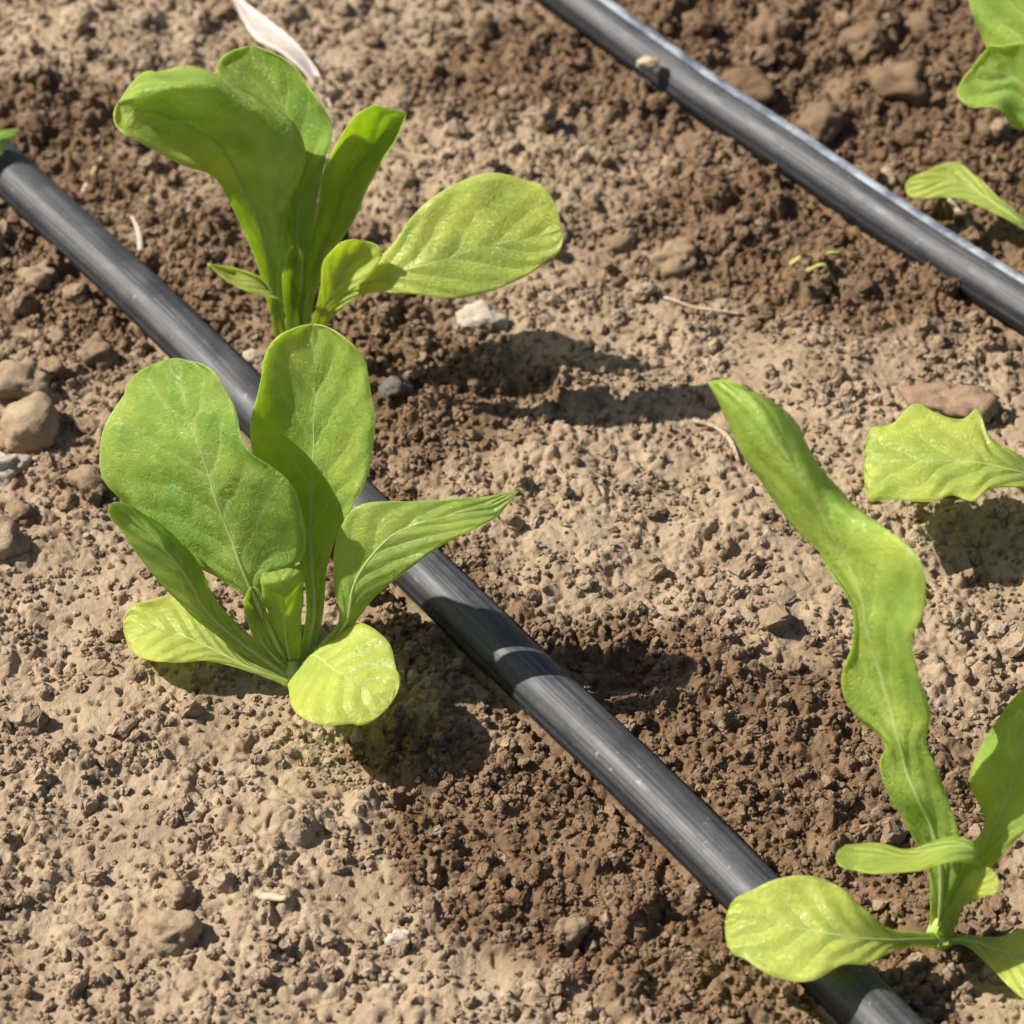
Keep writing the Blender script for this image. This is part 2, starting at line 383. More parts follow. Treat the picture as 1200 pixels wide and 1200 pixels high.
g.links.new(join.outputs[0], sm.inputs[0]); g.links.new(gi.outputs[0], iop.inputs['Points']); g.links.new(sm.outputs[0], iop.inputs['Instance'])
g.links.new(ri.outputs[2], iop.inputs['Instance Index']); g.links.new(attr('rot'), iop.inputs['Rotation']); g.links.new(attr('size'), iop.inputs['Scale'])
g.links.new(iop.outputs[0], go.inputs[0])
mod = crumbs.modifiers.new('crumbs', 'NODES'); mod.node_group = g

# ------------------------------------------------------------------ drip pipes
N = NT('black_pipe')
pos = N.n('ShaderNodeNewGeometry').outputs['Position']
uvn = N.n('ShaderNodeUVMap'); uvn.uv_map = 'UVMap'
mp = N.n('ShaderNodeMapping'); N.put(mp.inputs[0], uvn.outputs[0]); mp.inputs['Scale'].default_value = (14, 60, 1)
streak = N.noise(mp.outputs[0], 1.0, 5, 0.6); blot = N.noise(pos, 60, 5, 0.65); fine = N.noise(pos, 700, 4, 0.7); speck = N.noise(pos, 330, 2, 0.5)
nz = N.n('ShaderNodeSeparateXYZ'); N.put(nz.inputs[0], N.n('ShaderNodeNewGeometry').outputs['Normal'])
film = N.math('MULTIPLY', N.rng(blot, 0.30, 0.72, 0.22, 0.70), N.rng(nz.outputs[2], 0.05, 0.7, 0.05, 1.0))
film = N.math('MULTIPLY', film, N.rng(streak, 0.34, 0.64, 0.15, 1.35))
c = N.mix(film, (0.016, 0.017, 0.019), (0.112, 0.113, 0.117))
c = N.mix(N.math('MULTIPLY', N.rng(speck, 0.70, 0.78), 0.45), c, (0.33, 0.26, 0.19))
c = N.mix(N.math('MULTIPLY', N.rng(fine, 0.55, 0.75), 0.22), c, (0.26, 0.22, 0.18))
M_PIPE = N.finish(N.bsdf(Base_Color=c, Roughness=N.rng(blot, 0.3, 0.7, 0.48, 0.66), Specular_IOR_Level=0.45,
                         Normal=N.bump(N.math('ADD', N.math('MULTIPLY', streak, 0.5), N.math('MULTIPLY', fine, 0.3)), 0.25, 0.0006)))
def pipe(P, label):
    P = catmull(P, 260); sides = 56; n = len(P); T = np.gradient(P, axis=0); T /= np.linalg.norm(T, axis=1)[:, None]
    V = []; UV = []; L = 0
    for i in range(n):
        if i: L += np.linalg.norm(P[i] - P[i-1])
        a = np.cross(T[i], (0, 0, 1)); a /= np.linalg.norm(a); b = np.cross(a, T[i])      # a points to the camera's left / near side
        dent = 1 + 0.012 * mnoise.noise((L * 30, 0, 0)) + 0.008 * mnoise.noise((L * 80, 3, 0))
        for k in range(sides + 1):
            q = 2 * math.pi * k / sides; deg = math.degrees(q) % 360
            r = PIPE_R * dent
            for g0, wd, dp in ((158, 5, -.02), (172, 5, .02), (62, 10, .012), (318, 4, -.035), (330, 4, .03), (341, 4, -.035), (354, 5, .026), (8, 5, -.03)):   # extrusion seams along the pipe
                d = abs((deg - g0 + 180) % 360 - 180); r *= 1 + dp * math.exp(-(d / wd) ** 2)
            r *= 1 + 0.03 * math.cos(q) ** 2 - 0.03 * math.sin(q) ** 2                     # slightly slumped
            V.append(P[i] + r * (a * math.cos(q) + b * math.sin(q))); UV.append((L, k / sides))
    s = sides + 1
    F = [(i*s+k, i*s+k+1, (i+1)*s+k+1, (i+1)*s+k) for i in range(n-1) for k in range(sides)]
    F += [tuple(range(sides))[::-1], tuple((n-1)*s + k for k in range(sides))]
    return tag(mesh_obj('drip_pipe', V, F, M_PIPE, uv=UV), label, 'pipe', 'black drip irrigation pipes')
pipe(PIPES[0], 'dusty black irrigation pipe running past the broad-leaved seedlings, a low oval leaf draped over it')
p2 = pipe(PIPES[1], 'black irrigation pipe with a bright upper edge and no seedling standing in front of it')

N = NT('pipe_highlight'); pos = N.n('ShaderNodeNewGeometry').outputs['Position']
c = N.mix(N.rng(N.noise(pos, 90, 4, 0.6), 0.35, 0.65), (0.10, 0.125, 0.155), (0.38, 0.41, 0.44))  # pale blue-grey imitates a highlight on the black plastic
M_HIGHLIGHT = N.finish(N.bsdf(Base_Color=c, Roughness=0.42))
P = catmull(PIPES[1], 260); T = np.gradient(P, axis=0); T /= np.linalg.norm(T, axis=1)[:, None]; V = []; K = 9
for i in range(len(P)):                                     # added raised strip, its pale colour paints the highlight on the far pipe's shoulder
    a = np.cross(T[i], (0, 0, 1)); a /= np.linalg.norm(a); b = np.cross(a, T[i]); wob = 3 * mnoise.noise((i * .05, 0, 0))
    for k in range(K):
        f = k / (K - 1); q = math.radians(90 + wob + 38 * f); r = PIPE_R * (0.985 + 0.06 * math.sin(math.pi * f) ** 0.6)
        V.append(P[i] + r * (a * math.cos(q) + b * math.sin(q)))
mesh_obj('highlight_strip', V, [(i*K+k, i*K+k+1, (i+1)*K+k+1, (i+1)*K+k) for i in range(len(P)-1) for k in range(K-1)], M_HIGHLIGHT, p2)['label'] = 'painted highlight, a pale bluish raised strip along the pipe shoulder'

# ------------------------------------------------------------------ lettuce seedlings
random.seed(3)
def make_leaf(plant, base, rows, mode='y', age=0.3, seed=0, amp=0.5, rib=1.1, rnd=True, label=None, nu=46, nv=19, ruffle=0.5, thick=0.00042):
    """rows of (px, py, d): d = millimetres behind the plant's base (mode y) or above the soil (mode z)"""
    ncol = max(len(r) for r in rows)
    def P(p):
        return np.array(at_z(p[0], p[1], p[2] / 1000) if mode == 'z' else at_y(p[0], p[1], base.y + p[2] / 1000))
    tip = P(rows[-1][0]) if len(rows[-1]) == 1 else None
    body = rows[:-1] if tip is not None else rows
    G = np.array([[P(p) for p in (r if len(r) > 1 else r * ncol)] for r in body])
    if len(body[0]) == 1:                                    # narrow stalk at the base
        wv = (G[1, -1] - G[1, 0]); wv = wv / (np.linalg.norm(wv) + 1e-9)
        for j in range(ncol): G[0, j] = G[0, j] + wv * 0.0050 * (j / (ncol - 1) - 0.5)
    m = len(G); lastlen = np.linalg.norm(tip - G[-1, 1]) if tip is not None else 0
    seg = np.linalg.norm(np.diff(G[:, 1], axis=0), axis=1); tot = seg.sum() + lastlen
    n1 = max(10, int(nu * seg.sum() / tot)); C = catmull(G, n1)
    if tip is not None:
        n2 = max(7, nu - n1); t = np.sin(np.linspace(0, 1, n2 + 1)[1:] * math.pi / 2) if rnd else np.linspace(0, 1, n2 + 1)[1:]
        S0 = G[-1, 1]; O = G[-1] - S0; end = []
        for tt in t:
            wf = math.sqrt(max(1 - tt * tt, 0)) if rnd else (1 - tt)
            end.append(S0 + (tip - S0) * tt + O * max(wf, 0.02))
        C = np.concatenate([C, np.array(end)])
    n = len(C); vs = np.linspace(0, 1, nv); A = np.empty((n, nv, 3))
    kk = np.linspace(0, 1, ncol)
    for i in range(n):
        A[i] = catmull_k(C[i], kk, vs)
    u = np.r_[0, np.cumsum(np.linalg.norm(np.diff(A[:, nv // 2], axis=0), axis=1))]; u /= u[-1]
    du = np.gradient(A, axis=0); dv = np.gradient(A, axis=1); Nn = np.cross(du, dv); Nn /= np.linalg.norm(Nn, axis=2)[:, :, None] + 1e-12
    wid = np.linalg.norm(A[:, 0] - A[:, -1], axis=1)
    V1 = np.abs(2 * vs - 1)
    off = np.zeros((n, nv))
    for i in range(n):
        wf = min(1.0, wid[i] / 0.022)
        for j in range(nv):
            p = A[i, j]; v = V1[j]; n1_ = mnoise.noise(Vector((p[0] * 45 + seed, p[1] * 45, p[2] * 45)))
            ph = u[i] * 7.5 - v * 1.9 + 0.45 * n1_
            bl = abs(math.sin(math.pi * ph)) ** 0.7 - 0.6
            o = amp * 0.55 * bl * min(1, v * 3) * (1 - 0.5 * v)
            o += amp * 0.9 * mnoise.noise(Vector((p[0] * 110, p[1] * 110 + seed, p[2] * 110)))
            o += amp * 1.5 * mnoise.noise(Vector((p[0] * 38, p[1] * 38, p[2] * 38 + seed * 2))) * v
            o += ruffle * math.sin(u[i] * 24 + seed + (2.0 if vs[j] > .5 else 0) + 2 * n1_) * v ** 4
            off[i, j] = o * wf * 0.001
    A = A + Nn * off[:, :, None]
    UV = np.stack(np.broadcast_arrays(u[:, None], vs[None, :]), 2).reshape(-1, 2)
    F = [(i*nv+j, i*nv+j+1, (i+1)*nv+j+1, (i+1)*nv+j) for i in range(n-1) for j in range(nv-1)]
    o = mesh_obj('leaf', A.reshape(-1, 3) - np.array(base), F, M_LEAF, plant, uv=UV)
    o.color = (age, 0, 0, 1)
    sd = o.modifiers.new('thickness', 'SOLIDIFY'); sd.thickness = thick; sd.offset = 0
    if label: o['label'] = label
    if rib:
        sp = A[:, int(round((1 if ncol == 3 else 1) / (ncol - 1) * (nv - 1)))]; sN = Nn[:, nv // 2]
        k = max(4, int(n * 0.93)); R = 0.00078 * rib * (1 - u[:k]) ** 1.5 + 0.00021
        vt, ft = tube(sp[:k] - np.array(base), R, 7, 0.75, up=sN[:k])
        mesh_obj('midrib', vt, ft, M_RIB, o)
    return o
def catmull_k(P, k, s):
    m = len(P); T = np.empty_like(P)
    T[1:-1] = (P[2:] - P[:-2]) / (k[2:] - k[:-2])[:, None]
    T[0] = 2 * (P[1] - P[0]) / (k[1] - k[0]) - T[1]; T[-1] = 2 * (P[-1] - P[-2]) / (k[-1] - k[-2]) - T[-2]
    i = np.clip(np.searchsorted(k, s, side='right') - 1, 0, m - 2); h = (k[i+1] - k[i]); t = ((s - k[i]) / h)[:, None]; h = h[:, None]
    return (2*t**3 - 3*t**2 + 1) * P[i] + (t**3 - 2*t**2 + t) * h * T[i] + (-2*t**3 + 3*t**2) * P[i+1] + (t**3 - t**2) * h * T[i+1]
def make_plant(bp, label, leaves, stem_h=9):
    base = at_z(*bp, 0.0)
    e = bpy.data.objects.new('lettuce_seedling', None); col.objects.link(e); e.location = base; e.empty_display_size = 0.01
    tag(e, label, 'seedling', 'lettuce seedlings')
    V, F = tube([(0, 0, -0.006), (0, 0, 0), (0.0003, 0, stem_h * .0005), (0, 0, stem_h * .001)], [0.0036, 0.0040, 0.0036, 0.0016], 12)
    mesh_obj('stem', V, F, M_RIB, e)
    for i, L in enumerate(leaves):
        kw = dict(L[1]); make_leaf(e, base, L[0], seed=i * 3.7 + bp[0] * .01, **kw)
    return e
def b3(y, l, s, r):                                          # one row: left, middle, right (each px, py) with three depths y
    return [(*l, y[0]), (*s, y[1]), (*r, y[2])]

# --- the broad-leaved seedling beside the pipe
P1 = (345, 800)
front = [
 ([[(342, 796, 0)], b3((3, 3, 3), (289, 700), (297, 696), (308, 692)), b3((10, 8, 3), (228, 665), (275, 640), (357, 648)),
   b3((20, 12, 3), (178, 612), (258, 595), (346, 582)), b3((28, 18, 8), (131, 575), (237, 533), (299, 535)), b3((36, 25, 16), (120, 515), (223, 487), (277, 492)),
   b3((40, 32, 24), (143, 462), (212, 450), (256, 450)), [(204, 420, 38)]], dict(age=0.20, amp=1.15, rib=1.3, ruffle=0.9)),
 ([[(338, 794, -2)], b3((3, 2, 4), (237, 731), (247, 722), (259, 711)), b3((8, 2, 8), (199, 694), (217, 673), (229, 657)),
   b3((12, 4, 12), (163, 652), (186, 636), (203, 627)), b3((13, 8, 13), (141, 618), (156, 608), (166, 601)), [(131, 590, 9)]], dict(age=0.25, amp=0.3, rib=0.9, ruffle=0.2)),
 ([[(352, 792, 2)], b3((4, 5, 4), (359, 722), (368, 722), (378, 722)), b3((9, 10, 8), (352, 660), (365, 660), (384, 658)),
   b3((16, 15, 9), (326, 608), (364, 614), (404, 610)), b3((22, 20, 11), (303, 557), (367, 560), (427, 563)), b3((27, 25, 15), (293, 503), (368, 500), (438, 500)),
   b3((30, 30, 21), (307, 440), (369, 440), (428, 440)), [(367, 380, 34)]], dict(age=0.30, amp=0.8, rib=1.3, ruffle=0.5)),
 ([[(352, 792, -1)], b3((-2, -2, -2), (396, 730), (405, 731), (415, 730)), b3((2, -2, -4), (392, 682), (415, 686), (442, 697)),
   b3((5, 0, -4), (395, 632), (437, 650), (478, 668)), b3((8, 2, -2), (419, 593), (469, 622), (518, 639)), b3((9, 5, 1), (487, 587), (523, 605), (559, 619)),
   b3((9, 7, 5), (559, 584), (573, 593), (584, 605)), [(608, 575, 8)]], dict(age=0.33, amp=0.5, rib=0.9, ruffle=0.3, rnd=False)),
 ([[(340, 800, 4)], b3((9, 9, 8), (289, 773), (293, 783), (298, 789)), b3((14, 12, 11), (253, 738), (248, 760), (244, 775)),
   b3((17, 13, 12), (203, 699), (194, 738), (190, 777)), b3((16, 12, 11), (165, 706), (165, 736), (168, 771)), [(145, 736, 10)]], dict(mode='z', age=1.0, amp=0.4, rib=0.6, ruffle=0.4)),
 ([[(350, 788, 5)], b3((18, 14, 12), (388, 742), (366, 768), (338, 803)), b3((27, 23, 20), (424, 731), (393, 786), (346, 834)),
   b3((29, 25, 22), (455, 752), (419, 802), (376, 850)), b3((28, 25, 22), (465, 786), (441, 816), (414, 848)), [(456, 827, 24)]], dict(mode='z', age=1.0, amp=0.35, rib=0.5, ruffle=0.2)),
 ([[(344, 794, 0)], b3((2, 1, 2), (322, 742), (334, 742), (353, 740)), b3((2, 0, 3), (309, 702), (332, 700), (355, 696)), b3((0, -2, 2), (306, 682), (330, 680), (357, 672)), b3((2, 2, 4), (309, 672), (332, 667), (355, 660))],
   dict(age=0.55, amp=0.3, rib=0.6, ruffle=0.8)),
 ([[(346, 794, -1)], b3((0, 0, 0), (300, 752), (307, 752), (316, 752)), b3((1, 3, 1), (287, 718), (298, 716), (311, 716)), [(296, 688, 3)]], dict(age=0.4, amp=0.2, rib=0.6, ruffle=0.2)),
]
make_plant(P1, 'lettuce seedling with four tall broad leaves above two rounded lime leaves, beside the pipe', front)

# --- the seedling behind it
P2 = (347, 438)
back = [
 ([[(342, 434, 0), (343, 434, 0), (344, 434, 0), (344, 434, 0)], [(316, 362, 3), (322, 362, 4), (330, 360, 4), (331, 360, 5)], [(303, 312, 5), (316, 314, 7), (336, 308, 7), (338, 307, 9)],
   [(281, 258, 7), (302, 258, 10), (330, 248, 9), (334, 246, 12)], [(262, 220, 7), (282, 210, 13), (347, 194, 8), (349, 190, 12)], [(240, 200, 5), (256, 168, 14), (336, 152, 8), (326, 142, 16)],
   [(209, 190, 3), (222, 148, 14), (286, 117, 11), (264, 97, 32)], [(174, 172, 2), (187, 132, 12), (246, 97, 12), (224, 79, 36)], [(150, 156, 2), (159, 130, 10), (194, 101, 10), (182, 84, 30)], [(138, 122, 12)]],
   dict(age=0.50, amp=0.8, rib=1.2, ruffle=0.5)),
 ([[(349, 434, 2)], b3((4, 4, 4), (337, 352), (346, 352), (356, 350)), b3((8, 9, 8), (336, 306), (348, 306), (361, 298)), b3((13, 14, 10), (329, 252), (349, 252), (369, 246)), b3((20, 20, 13), (322, 196), (352, 196), (382, 193)),
   b3((26, 27, 17), (297, 150), (343, 148), (389, 154)), b3((32, 33, 22), (269, 112), (326, 106), (377, 118)), b3((37, 37, 28), (256, 84), (311, 78), (356, 92)), [(297, 54, 40)]], dict(age=0.18, amp=0.7, rib=1.2, ruffle=0.5)),
 ([[(352, 434, 2)], b3((4, 4, 4), (352, 354), (360, 354), (368, 352)), b3((8, 10, 7), (359, 308), (373, 306), (386, 302)), b3((9, 17, 9), (371, 252), (392, 254), (411, 265)), b3((11, 21, 11), (379, 207), (408, 211), (430, 224)),
   b3((14, 24, 14), (396, 165), (431, 180), (451, 184)), b3((18, 24, 17), (416, 137), (450, 155), (465, 160)), b3((20, 22, 19), (438, 124), (463, 142), (473, 143)), [(477, 132, 21)]], dict(age=0.38, amp=0.6, rib=1.0, ruffle=0.3, rnd=False)),
 ([[(352, 436, -2)], b3((-4, -4, -5), (368, 374), (376, 376), (385, 378)), b3((-6, -7, -9), (388, 345), (398, 350), (410, 354)), b3((-7, -10, -13), (420, 318), (427, 332), (434, 343)), b3((-6, -12, -17), (456, 290), (470, 318), (478, 344)),
   b3((0, -11, -20), (490, 246), (513, 307), (530, 349)), b3((5, -9, -18), (530, 217), (557, 293), (577, 341)), b3((8, -7, -15), (577, 202), (597, 284), (617, 323)), b3((7, -5, -11), (622, 213), (632, 276), (643, 303)), [(658, 268, -4)]],
   dict(age=0.80, amp=0.7, rib=0.8, ruffle=0.7)),
 ([[(350, 436, -2)], b3((-6, -6, -6), (366, 374), (373, 376), (380, 378)), b3((-12, -11, -13), (376, 336), (391, 340), (408, 344)), b3((-11, -9, -14), (379, 308), (405, 314), (435, 320)), b3((-9, -7, -12), (393, 291), (417, 299), (446, 303)), [(428, 283, -8)]],
   dict(age=0.85, amp=0.3, rib=0.5, ruffle=0.2)),
 ([[(342, 436, -2)], b3((-4, -4, -4), (318, 374), (323, 376), (329, 377)), b3((-5, -3, -7), (318, 342), (322, 347), (330, 353)), b3((-3, -3, -8), (303, 324), (303, 332), (296, 344)), b3((0, -1, -6), (272, 313), (273, 322), (268, 331)), [(243, 309, -2)]],
   dict(age=0.8, amp=0.2, rib=0.6, ruffle=0.2, rnd=False)),
 ([[(347, 436, -1)], b3((-2, -2, -2), (334, 367), (342, 368), (350, 367)), b3((-2, 0, -2), (331, 330), (342, 332), (354, 330)), b3((0, 2, 0), (334, 308), (345, 306), (355, 308)), [(346, 288, 2)]], dict(age=0.5, amp=0.2, rib=0.6, ruffle=0.3)),
]
make_plant(P2, 'lettuce seedling with a leaf bent over sideways and one broad pale leaf spread low', back)

# --- the tall twisted seedling
P3 = (1100, 1102)
tall = [
 ([[(1100, 1098, 0)], b3((0, 0, 0), (1090, 1083), (1102, 1083), (1115, 1083)), b3((3, 2, 0), (1087, 1020), (1103, 1018), (1128, 1015)), b3((7, 6, 1), (1063, 968), (1092, 968), (1122, 968)), b3((10, 7, 4), (1047, 938), (1077, 934), (1109, 934)),
   b3((14, 11, 5), (1030, 897), (1062, 900), (1095, 903)), b3((15, 12, 8), (1037, 872), (1056, 872), (1083, 872)), b3((22, 17, 7), (998, 838), (1043, 830), (1091, 832)), b3((26, 22, 8), (986, 797), (1031, 787), (1075, 790)),
   b3((28, 26, 9), (1001, 747), (1016, 737), (1066, 746)), b3((31, 29, 10), (1001, 710), (1011, 702), (1082, 708)), b3((40, 36, 15), (967, 657), (988, 650), (1078, 655)), b3((48, 40, 32), (933, 619), (966, 610), (1030, 614)),
   b3((55, 44, 51), (900, 570), (940, 563), (979, 570)), b3((60, 50, 57), (867, 522), (910, 517), (945, 520)), b3((65, 57, 61), (843, 477), (882, 476), (912, 480)), b3((69, 66, 62), (828, 448), (846, 445), (868, 449))],
   dict(age=0.40, amp=0.9, rib=1.2, ruffle=0.6, nu=80)),
 ([[(1102, 1098, 0)], b3((2, 1, 0), (1108, 1052), (1118, 1052), (1131, 1050)), b3((8, 4, 0), (1130, 1002), (1150, 998), (1176, 1000)), b3((11, 7, 0), (1150, 973), (1172, 960), (1206, 965)), b3((15, 11, 1), (1149, 947), (1185, 925), (1226, 930)),
   b3((22, 16, 4), (1136, 907), (1195, 880), (1246, 890)), b3((27, 22, 10), (1150, 873), (1210, 850), (1262, 860)), b3((30, 27, 18), (1173, 838), (1225, 820), (1266, 835)), [(1242, 785, 30)]], dict(age=0.45, amp=0.8, rib=1.2, ruffle=0.6)),
 ([[(1104, 1098, -1)], b3((-3, -3, -3), (1110, 1050), (1120, 1052), (1131, 1056)), b3((-2, -5, -8), (1140, 990), (1145, 1000), (1148, 1016)), b3((1, -5, -11), (1116, 982), (1118, 992), (1114, 1011)), b3((2, -5, -13), (1067, 995), (1067, 1004), (1067, 1021)),
   b3((3, -4, -13), (1033, 990), (1031, 1003), (1027, 1023)), b3((3, -3, -10), (1000, 990), (1000, 1003), (997, 1017)), [(980, 1003, -4)]], dict(age=0.55, amp=0.3, rib=0.9, ruffle=0.3)),
 ([[(1098, 1102, 4)], b3((11, 11, 10), (1073, 1093), (1073, 1102), (1073, 1109)), b3((19, 18, 17), (1040, 1087), (1042, 1102), (1045, 1116)), b3((26, 23, 21), (1012, 1064), (1003, 1100), (1017, 1129)), b3((29, 25, 22), (987, 1041), (970, 1094), (987, 1131)),
   b3((30, 25, 22), (950, 1027), (936, 1088), (952, 1149)), b3((30, 25, 21), (907, 1031), (902, 1082), (903, 1142)), b3((27, 24, 20), (872, 1048), (870, 1078), (868, 1121)), [(850, 1082, 22)]], dict(mode='z', age=0.95, amp=0.4, rib=0.8, ruffle=0.5)),
 ([[(1104, 1102, 3)], b3((8, 7, 6), (1138, 1096), (1133, 1102), (1128, 1107)), b3((11, 9, 8), (1170, 1098), (1161, 1110), (1153, 1126)), b3((16, 12, 10), (1200, 1088), (1197, 1124), (1196, 1168)), b3((16, 12, 9), (1240, 1086), (1236, 1136), (1232, 1188)), [(1278, 1150, 9)]],
   dict(mode='z', age=0.8, amp=0.3, rib=0.8, ruffle=0.3)),
 ([[(1106, 1098, -3)], b3((-5, -5, -5), (1112, 1064), (1117, 1066), (1124, 1068)), b3((-8, -11, -15), (1131, 1034), (1141, 1041), (1152, 1051)), b3((-8, -11, -16), (1141, 1020), (1152, 1031), (1167, 1047)), [(1164, 1020, -9)]], dict(age=1.0, amp=0.15, rib=0.5, ruffle=0.2)),
]
make_plant(P3, 'tall lettuce seedling with a twisted upright leaf and an oval lime leaf over the pipe', tall)

# --- seedlings reaching in from outside the frame
P4 = (1300, 640)
tooth = [
 ([[(1298, 636, 5)], b3((16, 15, 14), (1252, 566), (1250, 580), (1248, 592)), b3((25, 24, 23), (1200, 537), (1200, 555), (1200, 572)), b3((28, 26, 24), (1182, 526), (1181, 550), (1181, 571)), b3((30, 27, 25), (1160, 512), (1160, 545), (1159, 574)),
   b3((33, 28, 25), (1146, 480), (1143, 542), (1140, 587)), b3((32, 28, 25), (1127, 491), (1122, 541), (1117, 580)), b3((32, 28, 25), (1099, 485), (1100, 540), (1101, 585)), b3((32, 28, 25), (1072, 474), (1080, 540), (1086, 588)),
   b3((30, 27, 24), (1045, 497), (1047, 541), (1048, 585)), b3((29, 26, 24), (1024, 500), (1023, 543), (1021, 588)), [(1013, 543, 25)]], dict(mode='z', age=0.75, amp=0.35, rib=0.9, ruffle=0.1, nu=64)),
 ([[(1302, 638, 0)], b3((2, 2, 2), (1296, 590), (1306, 590), (1316, 590)), b3((6, 8, 6), (1270, 520), (1305, 515), (1340, 520)), b3((10, 14, 10), (1262, 440), (1310, 430), (1352, 440)), [(1312, 360, 18)]], dict(age=0.3, amp=0.5)),
 ([[(1304, 640, 4)], b3((10, 10, 10), (1340, 628), (1342, 640), (1344, 652)), b3((16, 14, 14), (1390, 600), (1392, 636), (1394, 670)), [(1440, 640, 12)]], dict(mode='z', age=0.7, amp=0.3)),
]
make_plant(P4, 'seedling whose single pale leaf with pointed teeth reaches out flat above the soil', tooth)
P5 = (1280, 300)
lobed = [
 ([[(1278, 298, 5)], b3((11, 11, 11), (1228, 268), (1224, 275), (1220, 283)), b3((17, 17, 16), (1197, 253), (1196, 259), (1195, 266)), b3((20, 19, 18), (1174, 234), (1168, 240), (1160, 247)), b3((22, 20, 18), (1138, 201), (1134, 218), (1128, 234)),
   b3((23, 20, 18), (1117, 190), (1112, 212), (1104, 231)), b3((21, 19, 17), (1077, 204), (1080, 217), (1080, 232)), [(1061, 221, 17)]], dict(mode='z', age=0.85, amp=0.25, rib=0.8, ruffle=0.3)),
 ([[(1282, 298, 0)], b3((2, 2, 2), (1256, 248), (1264, 244), (1274, 242)), b3((9, 6, 0), (1212, 158), (1232, 146), (1262, 142)), b3((12, 12, 3), (1186, 148), (1212, 116), (1258, 104)), b3((12, 16, 6), (1168, 128), (1196, 94), (1250, 70)),
   b3((15, 19, 10), (1138, 126), (1178, 88), (1232, 52)), b3((20, 21, 14), (1121, 110), (1162, 80), (1206, 52)), b3((22, 22, 18), (1140, 82), (1158, 70), (1180, 54)), [(1160, 53, 22)]], dict(age=0.45, amp=0.9, rib=1.0, ruffle=1.2, rnd=False)),
 ([[(1284, 298, 3)], b3((6, 6, 6), (1262, 220), (1272, 220), (1284, 218)), b3((28, 22, 12), (1200, 112), (1238, 100), (1276, 104)), b3((38, 30, 16), (1158, 62), (1210, 40), (1260, 40)), b3((44, 36, 20), (1143, 30), (1195, 5), (1246, 4)), b3((50, 42, 28), (1138, 0), (1182, -30), (1230, -26)), [(1176, -58, 46)]],
   dict(age=0.45, amp=0.8, rib=1.2, ruffle=1.0)),
]
make_plant(P5, 'crinkled seedling with a lobed leaf and a thin arched lime leaf near the bright-edged pipe', lobed)
P6 = (-85, 235)
corner = [
 ([[(-83, 232, 3)], b3((8, 8, 8), (-52, 205), (-50, 212), (-48, 219)), b3((17, 16, 15), (-22, 166), (-18, 180), (-14, 194)), b3((21, 20, 19), (2, 152), (4, 162), (6, 174)), [(21, 151, 21)]], dict(mode='z', age=0.5, amp=0.3, rib=0.8, rnd=False)),
 ([[(-86, 232, 0)], b3((2, 2, 2), (-100, 180), (-92, 180), (-84, 180)), b3((8, 12, 8), (-130, 100), (-100, 95), (-70, 100)), [(-104, 30, 16)]], dict(age=0.3)),
 ([[(-88, 234, 3)], b3((9, 8, 8), (-120, 222), (-122, 232), (-124, 242)), b3((14, 12, 11), (-165, 200), (-168, 232), (-170, 262)), [(-210, 232, 10)]], dict(mode='z', age=0.8)),
]
make_plant(P6, 'seedling by the pipe of which only one green leaf tip shows', corner)

# ------------------------------------------------------------------ stones, clods and bits of straw
def lump(name, px, py, size, mat, label, cat, seed, group=None, sink=0.45, rough=0.42, rz=0.0, z=None):
    bm = bmesh.new(); bmesh.ops.create_icosphere(bm, subdivisions=4, radius=1)
    for v in bm.verts:
        p = v.co.copy(); d = 1 + rough * 1.3 * mnoise.noise(p * 0.9 + Vector((seed * 5.1, 0, 0))) + rough * 0.55 * mnoise.noise(p * 2.3 + Vector((0, seed * 3.7, 0))) + rough * 0.32 * mnoise.noise(p * 5 + Vector((0, 0, seed))) + rough * 0.2 * mnoise.noise(p * 11 + Vector((seed, 0, seed)))
        f = [math.copysign(abs(c) ** 0.86, c) for c in p]
        v.co = Vector((f[0] * size[0], f[1] * size[1], f[2] * size[2])) * (d * 0.0005)
    me = bpy.data.meshes.new(name); bm.to_mesh(me); bm.free(); me.polygons.foreach_set('use_smooth', [True] * len(me.polygons)); me.materials.append(mat)
    o = bpy.data.objects.new(name, me); col.objects.link(o)
    hz = size[2] * 0.0005
    g = at_z(px, py, hz * (1 - sink)); g0 = height1(g.x, g.y) if z is None else z
    g = at_z(px, py, g0 + hz * (1 - 2 * sink) if z is None else z); g0 = height1(g.x, g.y) if z is None else z
    o.location = (g.x, g.y, (g0 + hz * (1 - 2 * sink)) if z is None else z + hz * 0.6)
    o.rotation_euler = (0, 0, rz)
    return tag(o, label, cat, group)
lump('stone', 36, 498, (20, 17, 17), M_STONE, 'rounded tan stone lying between a large dusty clod and a small whitish stone', 'stone', 1, rz=0.6, sink=0.32, rough=0.2)
lump('stone', 4, 548, (14, 11, 9), M_PALE, 'small whitish stone touching the rounded tan stone', 'stone', 2)
lump('soil_clod', 18, 452, (20, 15, 12), M_CLOD_DRY, 'large dusty clod above the rounded tan stone', 'clod', 3)
lump('soil_clod', 2, 640, (14, 14, 12), M_CLOD_DRY, 'dry clod standing alone on the far side of the whitish stone from the tan stone', 'clod', 4)
lump('stone', 563, 380, (13, 11, 8), M_PALE, 'flat pale stone on soil at the edge of the spread leaf shadow', 'stone', 5, sink=0.3, rz=0.4)
lump('soil_clod', 1112, 470, (21, 16, 10), M_RED, 'reddish flat clod behind the toothed pale leaf', 'clod', 6, sink=0.58, rough=0.6)
lump('soil_clod', 795, 306, (17, 14, 13), M_CLOD_MID, 'single big brown clod between the spread leaf and the bright-edged pipe', 'clod', 7)
lump('stone', 463, 458, (9, 8, 8), M_GREY, 'dark grey stone beside the pipe among damp crumbs', 'stone', 8)
